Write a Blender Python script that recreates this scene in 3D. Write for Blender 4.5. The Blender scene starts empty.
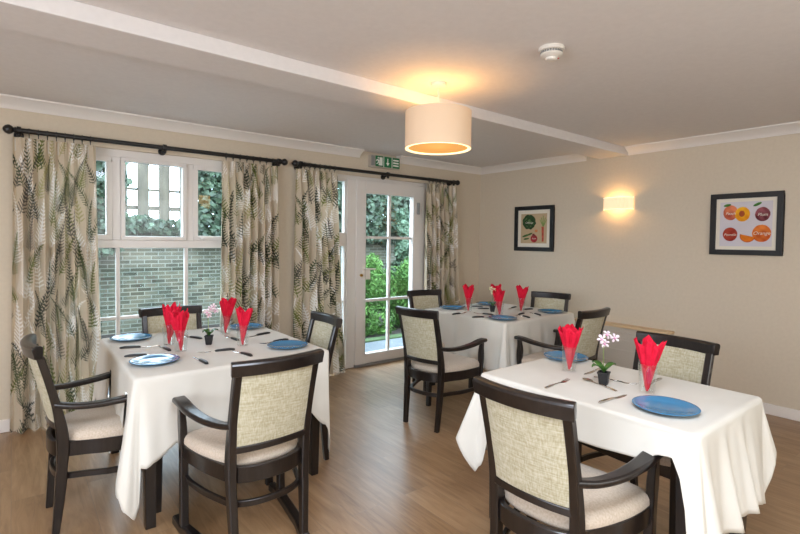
import bpy, math, random
import numpy as np
from mathutils import Vector, Matrix
R = math.radians
PI = math.pi
rng = random.Random(7)
S = bpy.context.scene
COL = S.collection

# ------------------------------------------------------------------ helpers
def lin(c):
    return tuple((x/12.92 if x <= .04045 else ((x+.055)/1.055)**2.4) for x in [v/255 for v in c])

class MB:
    """collects faces into one mesh"""
    def __init__(s): s.v = []; s.f = []; s.m = []; s.mi = 0
    def add(s, vs, fs):
        b = len(s.v); s.v += [tuple(v) for v in vs]
        for f in fs: s.f.append(tuple(b+i for i in f)); s.m.append(s.mi)
        return s
    def box(s, x0, x1, y0, y1, z0, z1):
        vs = [(x, y, z) for z in (z0, z1) for y in (y0, y1) for x in (x0, x1)]
        return s.add(vs, [(0,2,3,1),(4,5,7,6),(0,1,5,4),(2,6,7,3),(0,4,6,2),(1,3,7,5)])
    def prism(s, poly, z0, z1):
        n = len(poly)
        vs = [(x, y, z0) for x, y in poly] + [(x, y, z1) for x, y in poly]
        return s.add(vs, [tuple(range(n-1, -1, -1)), tuple(range(n, 2*n))] + [(i, (i+1) % n, n+(i+1) % n, n+i) for i in range(n)])
    def sweep(s, path, secs, up=(0, 0, 1), caps=True):
        """path: points; secs: one 2D section (list of (a,b)) or one per point; a along side, b along up"""
        P = [Vector(p) for p in path]; n = len(P)
        if not isinstance(secs[0][0], (tuple, list)): secs = [secs]*n
        k = len(secs[0]); vs = []
        for i in range(n):
            t = (P[min(i+1, n-1)]-P[max(i-1, 0)]).normalized()
            u = Vector(up); u = (u - t*u.dot(t))
            if u.length < 1e-4: u = Vector((0, 1, 0)) - t*t.y
            u.normalize(); sd = t.cross(u)
            for a, b in secs[i]: vs.append(P[i]+sd*a+u*b)
        fs = [(i*k+j, i*k+(j+1) % k, (i+1)*k+(j+1) % k, (i+1)*k+j) for i in range(n-1) for j in range(k)]
        if caps: fs += [tuple(range(k-1, -1, -1)), tuple((n-1)*k+j for j in range(k))]
        return s.add(vs, fs)
    def tube(s, path, r, n=10, up=(0, 0, 1)):
        rs = r if isinstance(r, (list, tuple)) else [r]*len(path)
        return s.sweep(path, [[(q*math.cos(2*PI*j/n), q*math.sin(2*PI*j/n)) for j in range(n)] for q in rs], up)
    def lathe(s, prof, n=32, c=(0, 0, 0), axis='z', closed=False):
        vs = []; m = len(prof)
        for i in range(n):
            a = 2*PI*i/n; ca, sa = math.cos(a), math.sin(a)
            for r, z in prof:
                if axis == 'z': q = (r*ca, r*sa, z)
                elif axis == 'x': q = (z, r*ca, r*sa)
                else: q = (r*sa, z, r*ca)
                vs.append((q[0]+c[0], q[1]+c[1], q[2]+c[2]))
        fs = []
        for i in range(n):
            j = (i+1) % n
            for k in range(m if closed else m-1):
                l = (k+1) % m
                fs.append((i*m+k, j*m+k, j*m+l, i*m+l))
        if not closed:
            if prof[0][0] > 1e-6: fs.append(tuple(i*m for i in range(n-1, -1, -1)))
            if prof[-1][0] > 1e-6: fs.append(tuple(i*m+m-1 for i in range(n)))
        return s.add(vs, fs)
    def ball(s, c, r, n=14, sc=(1, 1, 1)):
        pr = [(max(r*math.sin(PI*k/10), 1e-7), -r*math.cos(PI*k/10)) for k in range(11)]
        b = len(s.v); s.lathe(pr, n)
        s.v[b:] = [(x*sc[0]+c[0], y*sc[1]+c[1], z*sc[2]+c[2]) for x, y, z in s.v[b:]]
        return s
    def build(s, name, mat, parent=None, loc=(0, 0, 0), rz=0, smooth=35, bevel=0, seg=2, weld=True):
        me = bpy.data.meshes.new(name); me.from_pydata(s.v, [], s.f); me.validate()
        for m in (mat if isinstance(mat, (list, tuple)) else [mat]): me.materials.append(m)
        if isinstance(mat, (list, tuple)) and len(me.polygons) == len(s.m): me.polygons.foreach_set('material_index', s.m)
        import bmesh
        bm = bmesh.new(); bm.from_mesh(me)
        if weld: bmesh.ops.remove_doubles(bm, verts=bm.verts, dist=1e-6)
        bmesh.ops.recalc_face_normals(bm, faces=bm.faces); bm.to_mesh(me); bm.free()
        if smooth:
            me.polygons.foreach_set('use_smooth', [True]*len(me.polygons))
            me.set_sharp_from_angle(angle=R(smooth))
        o = bpy.data.objects.new(name, me); COL.objects.link(o)
        o.location = loc; o.rotation_euler = (0, 0, rz)
        if parent: o.parent = parent
        if bevel:
            b = o.modifiers.new('edge', 'BEVEL'); b.width = bevel; b.segments = seg; b.limit_method = 'ANGLE'; b.angle_limit = R(40)
            b.harden_normals = False
        return o

def tag(o, label=None, cat=None, group=None, kind=None):
    if label: o['label'] = label
    if cat: o['category'] = cat
    if group: o['group'] = group
    if kind: o['kind'] = kind
    return o
def empty(name, loc=(0, 0, 0), rz=0, label=None, cat=None, group=None, kind=None):
    o = bpy.data.objects.new(name, None); COL.objects.link(o); o.empty_display_size = .1
    o.location = loc; o.rotation_euler = (0, 0, rz)
    return tag(o, label, cat, group, kind)
def copy_tree(o, parent=None):
    c = o.copy(); COL.objects.link(c)
    if parent: c.parent = parent
    for ch in list(o.children): copy_tree(ch, c)
    return c
def struct(o): o['kind'] = 'structure'; return o
def catmull(pts, n=8, closed=False):
    P = [np.array(p, float) for p in pts]; m = len(P); out = []
    for i in range(m if closed else m-1):
        g = (lambda k: P[k % m]) if closed else (lambda k: P[min(max(k, 0), m-1)])
        p0, p1, p2, p3 = g(i-1), g(i), g(i+1), g(i+2)
        for j in range(n):
            t = j/n
            out.append(tuple(.5*(2*p1+(p2-p0)*t+(2*p0-5*p1+4*p2-p3)*t*t+(3*p1-p0-3*p2+p3)*t**3)))
    if not closed: out.append(tuple(P[-1]))
    return out

# ------------------------------------------------------------------ materials
def mat(name, col, rough=.5, metal=0, spec=.5, coat=0, sheen=0):
    m = bpy.data.materials.new(name); m.use_nodes = True
    b = m.node_tree.nodes['Principled BSDF']
    b.inputs['Base Color'].default_value = (*lin(col), 1); b.inputs['Roughness'].default_value = rough
    b.inputs['Metallic'].default_value = metal; b.inputs['Specular IOR Level'].default_value = spec
    b.inputs['Coat Weight'].default_value = coat; b.inputs['Sheen Weight'].default_value = sheen
    return m
def nn(m, t, **kw):
    n = m.node_tree.nodes.new(t)
    for k, v in kw.items():
        if hasattr(n, k) and not k[0].isupper(): setattr(n, k, v)
        else: n.inputs[k.replace('_', ' ')].default_value = v
    return n
def lk(m, a, b): m.node_tree.links.new(a, b)
def BS(m): return m.node_tree.nodes['Principled BSDF']
def ramp(m, src, stops):
    r = m.node_tree.nodes.new('ShaderNodeValToRGB')
    e = r.color_ramp.elements
    while len(e) < len(stops): e.new(.5)
    for el, (p, c) in zip(e, stops): el.position = p; el.color = (*lin(c), 1)
    lk(m, src, r.inputs[0]); return r.outputs[0]
def objcoord(m, scale=(1, 1, 1)):
    t = nn(m, 'ShaderNodeTexCoord'); mp = nn(m, 'ShaderNodeMapping'); mp.inputs['Scale'].default_value = scale
    lk(m, t.outputs['Object'], mp.inputs['Vector']); return mp.outputs['Vector']
def bump(m, h, strength=.2, dist=.002):
    b = nn(m, 'ShaderNodeBump'); b.inputs['Strength'].default_value = strength; b.inputs['Distance'].default_value = dist
    lk(m, h, b.inputs['Height']); lk(m, b.outputs[0], BS(m).inputs['Normal'])
def noisy(m, c0, c1, scale=(8, 8, 8), sc=1.0, detail=4, bmp=0):
    v = objcoord(m, scale); n = nn(m, 'ShaderNodeTexNoise', Scale=sc, Detail=detail); lk(m, v, n.inputs['Vector'])
    lk(m, ramp(m, n.outputs[0], [(.3, c0), (.7, c1)]), BS(m).inputs['Base Color'])
    if bmp: bump(m, n.outputs[0], bmp)
    return m
M = {}
M['wall'] = noisy(mat('wall_paint', (208, 195, 175), .8, spec=.25), (206, 193, 173), (210, 197, 177), (40, 40, 40), 1, 3, .05)
M['ceiling'] = noisy(mat('ceiling_paint', (222, 218, 216), .85, spec=.2), (220, 216, 214), (224, 220, 218), (30, 30, 30), 1, 3, .04)
M['gloss_white'] = mat('white_trim_paint', (228, 222, 216), .4)
M['pvc'] = mat('white_pvc', (222, 217, 212), .3)
M['wood'] = noisy(mat('espresso_wood', (24, 19, 17), .3, spec=.5, coat=.12), (15, 11, 10), (33, 26, 23), (40, 40, 4), 2, 5, .04)
M['black_metal'] = mat('black_iron', (22, 20, 20), .35, spec=.5)
M['steel'] = mat('polished_steel', (200, 196, 190), .18, 1)
M['black_plastic'] = mat('black_handle', (22, 22, 24), .35)
M['brass'] = mat('brass', (190, 150, 70), .25, 1)
M['plate'] = mat('blue_glaze', (58, 120, 160), .16, spec=.5, coat=.25)
M['napkin'] = noisy(mat('red_paper', (200, 16, 46), .75, spec=.2), (190, 12, 42), (212, 24, 56), (30, 30, 30), 1, 3, .1)
M['pot'] = mat('black_pot', (26, 26, 28), .5)
M['leaf'] = noisy(mat('orchid_leaf', (58, 98, 38), .4), (48, 88, 30), (74, 118, 48), (30, 30, 30), 1)
M['stem'] = mat('green_stem', (120, 140, 70), .5)
M['petal'] = mat('pink_white_petal', (238, 218, 226), .6)
M['petal_cream'] = mat('cream_petal', (236, 230, 196), .6)
M['petal_heart'] = mat('petal_heart', (214, 150, 178), .6)
M['plastic_white'] = mat('white_plastic', (222, 216, 206), .4)
M['sign_case'] = mat('sign_case', (186, 176, 162), .4)
M['plastic_grey'] = mat('grey_plastic', (140, 140, 138), .4)
M['green_sign'] = mat('sign_green', (14, 110, 62), .4)
M['sign_white'] = mat('sign_white', (236, 240, 232), .4)
M['frame_black'] = mat('black_frame', (9, 9, 9), .5)
M['mount'] = mat('cream_mount', (226, 218, 202), .8)
M['rad'] = mat('radiator_case', (196, 186, 172), .5)
M['rad_top'] = noisy(mat('pale_wood_shelf', (214, 186, 146), .45), (206, 176, 136), (220, 194, 156), (20, 2, 20), 1)

def weave(name, c0, c1, c2, sx=(420, 420), rough=.85):
    m = mat(name, c1, rough, spec=.2, sheen=.15)
    v = objcoord(m)
    w1 = nn(m, 'ShaderNodeTexNoise', Scale=1.0, Detail=2); mp1 = nn(m, 'ShaderNodeMapping'); mp1.inputs['Scale'].default_value = (sx[0], sx[0], 25)
    lk(m, v, mp1.inputs['Vector']); lk(m, mp1.outputs[0], w1.inputs['Vector'])
    w2 = nn(m, 'ShaderNodeTexNoise', Scale=1.0, Detail=2); mp2 = nn(m, 'ShaderNodeMapping'); mp2.inputs['Scale'].default_value = (16, 16, sx[1])
    lk(m, v, mp2.inputs['Vector']); lk(m, mp2.outputs[0], w2.inputs['Vector'])
    a = nn(m, 'ShaderNodeMath', operation='ADD'); lk(m, w1.outputs[0], a.inputs[0]); lk(m, w2.outputs[0], a.inputs[1])
    h = nn(m, 'ShaderNodeMath', operation='MULTIPLY'); h.inputs[1].default_value = .5; lk(m, a.outputs[0], h.inputs[0])
    lk(m, ramp(m, h.outputs[0], [(.36, c0), (.5, c1), (.64, c2)]), BS(m).inputs['Base Color'])
    bump(m, h.outputs[0], .35, .002)
    return m
M['back_fabric'] = weave('straw_weave', (156, 148, 119), (175, 168, 143), (190, 185, 164), (170, 230))
M['seat_fabric'] = noisy(mat('oatmeal_seat', (198, 178, 156), .9, spec=.15, sheen=.2), (178, 162, 144), (198, 184, 167), (140, 140, 140), 1, 4, .2)
M['cloth'] = noisy(mat('cream_cloth', (205, 201, 191), .8, spec=.2, sheen=.05), (201, 196, 185), (209, 206, 197), (3, 3, 3), 1, 3, 0)
M['lace'] = M['cloth']

def glassy(name, tint, f0=.05):
    m = bpy.data.materials.new(name); m.use_nodes = True; nt = m.node_tree; nt.nodes.clear()
    o = nt.nodes.new('ShaderNodeOutputMaterial'); mx = nt.nodes.new('ShaderNodeMixShader')
    t = nt.nodes.new('ShaderNodeBsdfTransparent'); t.inputs[0].default_value = (*tint, 1)
    g = nt.nodes.new('ShaderNodeBsdfGlossy'); g.inputs['Roughness'].default_value = .02; g.inputs[0].default_value = (1, 1, 1, 1)
    lw = nt.nodes.new('ShaderNodeLayerWeight'); lw.inputs[0].default_value = .5
    pw = nt.nodes.new('ShaderNodeMath'); pw.operation = 'POWER'; pw.inputs[1].default_value = 4; nt.links.new(lw.outputs['Facing'], pw.inputs[0])
    f = nt.nodes.new('ShaderNodeMath'); f.operation = 'MULTIPLY_ADD'; f.inputs[1].default_value = .75; f.inputs[2].default_value = f0; nt.links.new(pw.outputs[0], f.inputs[0])
    nt.links.new(f.outputs[0], mx.inputs[0]); nt.links.new(t.outputs[0], mx.inputs[1]); nt.links.new(g.outputs[0], mx.inputs[2])
    nt.links.new(mx.outputs[0], o.inputs[0]); return m
M['pane'] = glassy('window_glass', (.9, .95, .97), .016)
M['tumbler'] = glassy('drinking_glass', (.96, .97, .97), .07)

def floor_mat():
    m = mat('oak_plank_vinyl', (150, 122, 96), .34, spec=.7)
    tc = nn(m, 'ShaderNodeTexCoord'); rot = nn(m, 'ShaderNodeMapping'); rot.inputs['Rotation'].default_value = (0, 0, R(90))
    lk(m, tc.outputs['Object'], rot.inputs['Vector'])
    br = nn(m, 'ShaderNodeTexBrick', Scale=1.0); br.offset = .37; br.squash = 1
    br.inputs['Color1'].default_value = (0, 0, 0, 1); br.inputs['Color2'].default_value = (1, 1, 1, 1); br.inputs['Mortar'].default_value = (.5, .5, .5, 1)
    br.inputs['Brick Width'].default_value = 1.2; br.inputs['Row Height'].default_value = .17; br.inputs['Mortar Size'].default_value = .0012
    lk(m, rot.outputs[0], br.inputs['Vector'])
    # grain
    gm = nn(m, 'ShaderNodeMapping'); gm.inputs['Scale'].default_value = (26, 2.6, 1)
    ad = nn(m, 'ShaderNodeVectorMath', operation='ADD'); sc = nn(m, 'ShaderNodeVectorMath', operation='SCALE'); sc.inputs['Scale'].default_value = 7.0
    lk(m, br.outputs['Color'], sc.inputs[0]); lk(m, tc.outputs['Object'], gm.inputs['Vector']); lk(m, gm.outputs[0], ad.inputs[0]); lk(m, sc.outputs[0], ad.inputs[1])
    n1 = nn(m, 'ShaderNodeTexNoise', Scale=1.0, Detail=7, Roughness=.62, Distortion=1.1); lk(m, ad.outputs[0], n1.inputs['Vector'])
    a1 = nn(m, 'ShaderNodeMath', operation='MULTIPLY_ADD'); a1.inputs[1].default_value = .14; lk(m, br.outputs['Color'], a1.inputs[0]); 
    a2 = nn(m, 'ShaderNodeMath', operation='MULTIPLY'); a2.inputs[1].default_value = .86; lk(m, n1.outputs[0], a2.inputs[0]); lk(m, a2.outputs[0], a1.inputs[2])
    c = ramp(m, a1.outputs[0], [(.25, (116, 86, 56)), (.45, (142, 110, 77)), (.6, (158, 126, 92)), (.8, (174, 144, 110))])
    mx = nn(m, 'ShaderNodeMix', data_type='RGBA'); lk(m, br.outputs['Fac'], mx.inputs[0]); lk(m, c, mx.inputs[6]); mx.inputs[7].default_value = (*lin((124, 104, 86)), 1)
    lk(m, mx.outputs[2], BS(m).inputs['Base Color'])
    bump(m, n1.outputs[0], .06, .002)
    return m
M['floor'] = floor_mat()

def attr_mat(name, rough=.85, spec=.15, sheen=.1, transl=0):
    m = mat(name, (200, 200, 200), rough, spec=spec, sheen=sheen)
    a = m.node_tree.nodes.new('ShaderNodeVertexColor'); a.layer_name = 'print'
    lk(m, a.outputs[0], BS(m).inputs['Base Color'])
    if transl:
        nt = m.node_tree; t = nt.nodes.new('ShaderNodeBsdfTranslucent'); mx = nt.nodes.new('ShaderNodeMixShader'); mx.inputs[0].default_value = transl
        lk(m, a.outputs[0], t.inputs[0]); lk(m, BS(m).outputs[0], mx.inputs[1]); lk(m, t.outputs[0], mx.inputs[2])
        lk(m, mx.outputs[0], nt.nodes['Material Output'].inputs[0])
    return m
M['fern_fabric'] = attr_mat('fern_print_fabric', transl=.14)
M['print'] = attr_mat('paper_print', .7)

def brick_mat():
    m = mat('old_stock_brick', (120, 115, 105), .9, spec=.1)
    v = objcoord(m)
    sp = nn(m, 'ShaderNodeSeparateXYZ'); lk(m, v, sp.inputs[0]); cb = nn(m, 'ShaderNodeCombineXYZ')
    lk(m, sp.outputs[0], cb.inputs[0]); lk(m, sp.outputs[2], cb.inputs[1])
    br = nn(m, 'ShaderNodeTexBrick', Scale=1.0); br.inputs['Brick Width'].default_value = .2; br.inputs['Row Height'].default_value = .062
    br.inputs['Mortar Size'].default_value = .008; br.inputs['Mortar Smooth'].default_value = .2; br.inputs['Bias'].default_value = -.1
    br.inputs['Color1'].default_value = (*lin((88, 88, 78)), 1); br.inputs['Color2'].default_value = (*lin((132, 128, 114)), 1); br.inputs['Mortar'].default_value = (*lin((150, 152, 146)), 1)
    lk(m, cb.outputs[0], br.inputs['Vector'])
    n = nn(m, 'ShaderNodeTexNoise', Scale=3.0, Detail=5); lk(m, cb.outputs[0], n.inputs['Vector'])
    t = ramp(m, n.outputs[0], [(.35, (96, 106, 98)), (.5, (126, 128, 120)), (.7, (150, 142, 128))])
    mx = nn(m, 'ShaderNodeMix', data_type='RGBA', blend_type='OVERLAY'); mx.inputs[0].default_value = .7
    lk(m, br.outputs['Color'], mx.inputs[6]); lk(m, t, mx.inputs[7]); lk(m, mx.outputs[2], BS(m).inputs['Base Color'])
    bump(m, br.outputs['Fac'], -.4, .01)
    return m
M['brick'] = brick_mat()
M['fence'] = noisy(mat('weathered_board', (96, 90, 78), .85), (82, 77, 68), (110, 102, 88), (10, 10, 2), 1)
M['paving'] = noisy(mat('grey_paving', (82, 90, 96), .8), (70, 78, 84), (96, 102, 106), (3, 3, 3), 1, 5)
M['lawn'] = noisy(mat('lawn_grass', (54, 76, 40), .9), (40, 62, 30), (70, 92, 52), (14, 14, 14), 1, 5, .4)
M['soil'] = noisy(mat('dark_soil', (38, 31, 26), .95), (28, 22, 19), (52, 43, 36), (14, 14, 14), 1, 5, .4)
M['bark'] = mat('bark', (74, 60, 46), .9)
def leafm(name, a, b, rough=.5):
    m = noisy(mat(name, a, rough, spec=.35), a, b, (5, 5, 5), 1, 3)
    return m
M['ivy'] = leafm('ivy_leaf', (26, 40, 28), (64, 82, 62))
M['conifer'] = leafm('lime_conifer', (54, 92, 36), (88, 128, 56), .7)
M['laurel'] = leafm('laurel_leaf', (44, 68, 50), (88, 110, 88))

def emis(name, col, base, strength, rough=.8):
    m = mat(name, base, rough, spec=.1)
    b = BS(m); b.inputs['Emission Color'].default_value = (*lin(col), 1); b.inputs['Emission Strength'].default_value = strength
    return m
M['shade'] = emis('lit_drum_shade', (255, 206, 162), (206, 184, 158), .2)
M['shade_in'] = emis('lit_shade_rim', (255, 226, 178), (240, 225, 200), 1.3)
M['diffuser'] = emis('lit_diffuser', (255, 182, 98), (70, 52, 30), .8)
M['sconce'] = emis('lit_pleated_shade', (255, 226, 176), (220, 206, 182), .6)
M['bulb'] = emis('lit_bulb', (255, 220, 160), (255, 240, 220), 6)

# ------------------------------------------------------------------ room shell
H = 2.38
XL, YB = -7.4, -5.9
struct(MB().box(XL-.2, .2, YB-.2, .12, -.1, 0).build('floor', M['floor'], smooth=0))
struct(MB().box(XL-.2, .2, YB-.2, .2, H, H+.1).build('ceiling', M['ceiling'], smooth=0))
W1 = (-4.84, -3.12, .06, 2.105)     # window opening
D1 = (-2.62, -.92, 0, 2.105)        # garden door opening
def wall_y(name, y0, y1, openings, x0, x1):
    mb = MB(); xs = x0
    for a, b, c, d in openings:
        mb.box(xs, a, y0, y1, 0, H)
        if c > 0: mb.box(a, b, y0, y1, 0, c)
        mb.box(a, b, y0, y1, d, H); xs = b
    mb.box(xs, x1, y0, y1, 0, H)
    return struct(mb.build(name, M['wall'], smooth=0))
wall_y('wall_window', 0, .2, [W1, D1], XL, 0)
struct(MB().box(0, .2, YB, .2, 0, H).build('wall_right', M['wall'], smooth=0))
BW = [(-6.9, -5.1, .8, 2.15), (-4.3, -1.9, .8, 2.15)]
wall_y('wall_back', YB-.2, YB, BW, XL, 0)
mb = MB(); mb.box(XL-.2, XL, YB, -5.4, 0, H).box(XL-.2, XL, -5.4, -2.4, 0, .8).box(XL-.2, XL, -5.4, -2.4, 2.15, H).box(XL-.2, XL, -2.4, .2, 0, H)
struct(mb.build('wall_left', M['wall'], smooth=0))

# unseen sheets added to shut sky light out of the openings behind the viewpoint
M['sky_block'] = mat('sky_block_sheet', (196, 188, 174), .9, spec=.1)
for k, (a, b, c, d) in enumerate(BW):
    struct(MB().box(a, b, YB-.2, YB-.19, c, d).build('window_%d' % (k+2), M['sky_block'], smooth=0))
struct(MB().box(XL-.2, XL-.19, -5.4, -2.4, .8, 2.15).build('window_4', M['sky_block'], smooth=0))

# ceiling beam and cornices
struct(MB().box(XL, 0, -2.0, -1.69, 2.302, H).build('trim_1', M['ceiling'], smooth=0, bevel=.004))
tag(bpy.data.objects['trim_1'])
CW, CH = .095, .078
prof = [(0, 0), (0, CH), (CW, CH), (CW, CH-.012), (CW-.014, CH-.016), (.06, CH-.03), (.03, .03), (.016, .012), (.012, 0)]
def cornice(name, segs):
    mb = MB()
    for a, b, ax in segs:
        vs = []
        for t in (a, b):
            for o, z in prof:
                if ax == 'w': vs.append((t, -o, H-CH+z))
                else: vs.append((-o, t, H-CH+z))
        n = len(prof)
        mb.add(vs, [tuple(range(n)), tuple(range(2*n-1, n-1, -1))] + [(i, n+i, n+(i+1) % n, (i+1) % n) for i in range(n)])
    return struct(mb.build(name, M['gloss_white'], smooth=40))
cornice('trim_2', [(XL, -1.95, 'w'), (-1.44, 0, 'w')])
cornice('trim_3', [(0, -1.54, 'r'), (-2.005, YB, 'r')])
# baseboards
def board(name, mbx): return struct(mbx.build(name, M['gloss_white'], bevel=.004))
board('baseboard_window', MB().box(XL, W1[0], -.016, 0, 0, .092).box(W1[1], D1[0], -.016, 0, 0, .092).box(D1[1], 0, -.016, 0, 0, .092))
board('baseboard_right', MB().box(-.016, 0, YB, -.016, 0, .088))

# ------------------------------------------------------------------ window and garden door
def frame_rect(mb, x0, x1, z0, z1, w, y0, y1):
    mb.box(x0, x1, y0, y1, z0, z0+w).box(x0, x1, y0, y1, z1-w, z1).box(x0, x0+w, y0, y1, z0+w, z1-w).box(x1-w, x1, y0, y1, z0+w, z1-w)
win = empty('window_1', (0, 0, 0), kind='structure')
mb = MB()
x0, x1, z0, z1 = W1
frame_rect(mb, x0, x1, z0, z1, .06, .02, .09)
mb.box(x0+.06, x1-.06, .02, .09, 1.318, 1.382)
for xm in (-4.26, -3.703): mb.box(xm-.03, xm+.03, .02, .09, 1.382, z1-.06)
mb.build('frame', M['pvc'], win, bevel=.004)
cols = [(x0+.06, -4.29), (-4.23, -3.733), (-3.673, x1-.06)]
for i, (a, b) in enumerate(cols):
    mb = MB(); y0 = .0 if i == 1 else .015
    frame_rect(mb, a, b, 1.382, z1-.06, .03 if i == 1 else .04, y0, .08)
    s = mb.build('sash', M['pvc'], win, bevel=.004)
    w = .03
    MB().box(a+w, b-w, .05, .056, 1.382+w, z1-.06-w).build('pane', M['pane'], s, smooth=0)
mb = MB()
for xm in (-4.25, -3.728): mb.box(xm-.014, xm+.014, .03, .07, .12, 1.318)
mb.box(x0+.06, x1-.06, .035, .065, .735, .762)
mb.build('glazing_bar', M['pvc'], win, bevel=.003)
MB().box(x0+.06, x1-.06, .05, .056, .12, 1.318).build('pane', M['pane'], win, smooth=0)
MB().box(-3.62, -3.56, -.012, .015, 1.392, 1.404).box(-3.6, -3.58, -.02, -.012, 1.385, 1.41).build('catch', M['pvc'], win, bevel=.002)

dr = empty('door_1', (0, 0, 0), kind='structure')
x0, x1, z0, z1 = D1
mb = MB(); frame_rect(mb, x0, x1, z0, z1, .045, .02, .09)
mb.box(-2.095, -1.985, .005, .095, .045, z1-.045); mb.box(-1.0, x1-.045, .01, .09, .045, z1-.045)
mb.build('frame', M['pvc'], dr, bevel=.004)
# sidelight
mb = MB(); mb.box(x0+.045, -2.095, .015, .085, 1.365, 1.462)
frame_rect(mb, x0+.045, -2.095, 1.462, z1-.045, .022, .02, .08); frame_rect(mb, x0+.045, -2.095, .045, 1.365, .022, .02, .08)
mb.box(x0+.067, -2.117, .035, .065, .725, .752)
sl = mb.build('sidelight', M['pvc'], dr, bevel=.004)
MB().box(x0+.067, -2.117, .05, .056, 1.484, z1-.067).build('pane', M['pane'], sl, smooth=0)
MB().box(x0+.067, -2.117, .05, .056, .067, 1.343).build('pane', M['pane'], sl, smooth=0)
# door leaf
mb = MB(); L0, L1, LT = -1.985, -1.0, 2.062
mb.box(L0, -1.86, -.012, .065, .03, LT).box(-1.176, L1, -.012, .065, .03, LT).box(-1.86, -1.176, -.012, .065, 1.925, LT).box(-1.86, -1.176, -.012, .065, .03, .137)
leaf = mb.build('door_leaf', M['pvc'], dr, bevel=.005)
MB().box(-1.525, -1.495, .012, .05, .137, 1.925).box(-1.86, -1.176, .013, .049, 1.42, 1.45).box(-1.86, -1.176, .013, .049, .715, .745).build('glazing_bar', M['pvc'], leaf, bevel=.003)
MB().box(-1.86, -1.176, .03, .036, .137, 1.925).build('pane', M['pane'], leaf, smooth=0)
MB().box(L0, L1, -.02, .07, 0, .03).build('threshold', M['plastic_grey'], dr, bevel=.004)
mb = MB(); mb.box(-1.905, -1.868, -.02, -.012, .98, 1.12)
hp = mb.build('handle_plate', M['plastic_white'], leaf, bevel=.003)
MB().tube([(-1.885, -.02, 1.09), (-1.885, -.06, 1.09), (-1.87, -.066, 1.09), (-1.765, -.066, 1.085)], [.009, .009, .009, .007]).build('handle', M['plastic_white'], leaf)
MB().lathe([(.0, -.05), (.012, -.05), (.016, -.042), (.016, -.03), (.009, -.026), (.009, -.012)], 16, (-1.93, 0, 1.02), 'y').build('lock_knob', M['brass'], leaf)
MB().box(-1.862, -1.80, -.018, -.012, .97, 1.09).build('notice', M['plastic_white'], leaf)
for zz in (1.78, .4): MB().box(-1.125, -1.095, -.035, -.012, zz-.06, zz+.08).box(-1.118, -1.102, -.045, -.035, zz-.05, zz+.07).build('hinge', M['plastic_grey'], leaf, bevel=.003)

# ------------------------------------------------------------------ curtains
def fern_field(U, V, ferns):
    """paints the printed ferns of the fabric; U, V in metres on the flat cloth"""
    col = np.empty((U.shape[0], 3)); base = np.array(lin((206, 191, 168))); col[:] = base
    for (u0, v0, L, ang, bend, W, c, sp, al, duty) in ferns:
        m = (np.abs(U-u0) < L*1.1) & (np.abs(V-v0) < L*1.1)
        idx = np.nonzero(m)[0]
        if not len(idx): continue
        du, dv = U[idx]-u0, V[idx]-v0
        ca, sa = math.cos(ang), math.sin(ang)
        t = du*ca+dv*sa; w = -du*sa+dv*ca
        w = w - bend*t*t/L
        tt = t/L
        ok = (tt > 0) & (tt < 1)
        prof_ = np.clip(tt/.12, 0, 1)*np.clip(1-tt, 0, 1)**.75*W
        aw = np.abs(w)
        ph = ((t - aw*.75)/sp) % 1.0
        lf = ok & (tt > .06) & (aw < prof_*(.8+.2*np.sin(ph*PI))) & (ph < duty*(1-.45*aw/np.maximum(prof_, 1e-4)))
        st = (tt > -.0) & ok & (aw < .0035)
        hit = idx[lf | st]
        col[hit] = col[hit]*(1-al)+np.array(lin(c))*al
    return col
FC = [((46, 54, 38), .95), ((98, 106, 36), .95), ((66, 78, 46), .95), ((244, 241, 236), .95), ((150, 146, 84), .75), ((70, 66, 60), .85), ((242, 239, 234), .9)]
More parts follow.
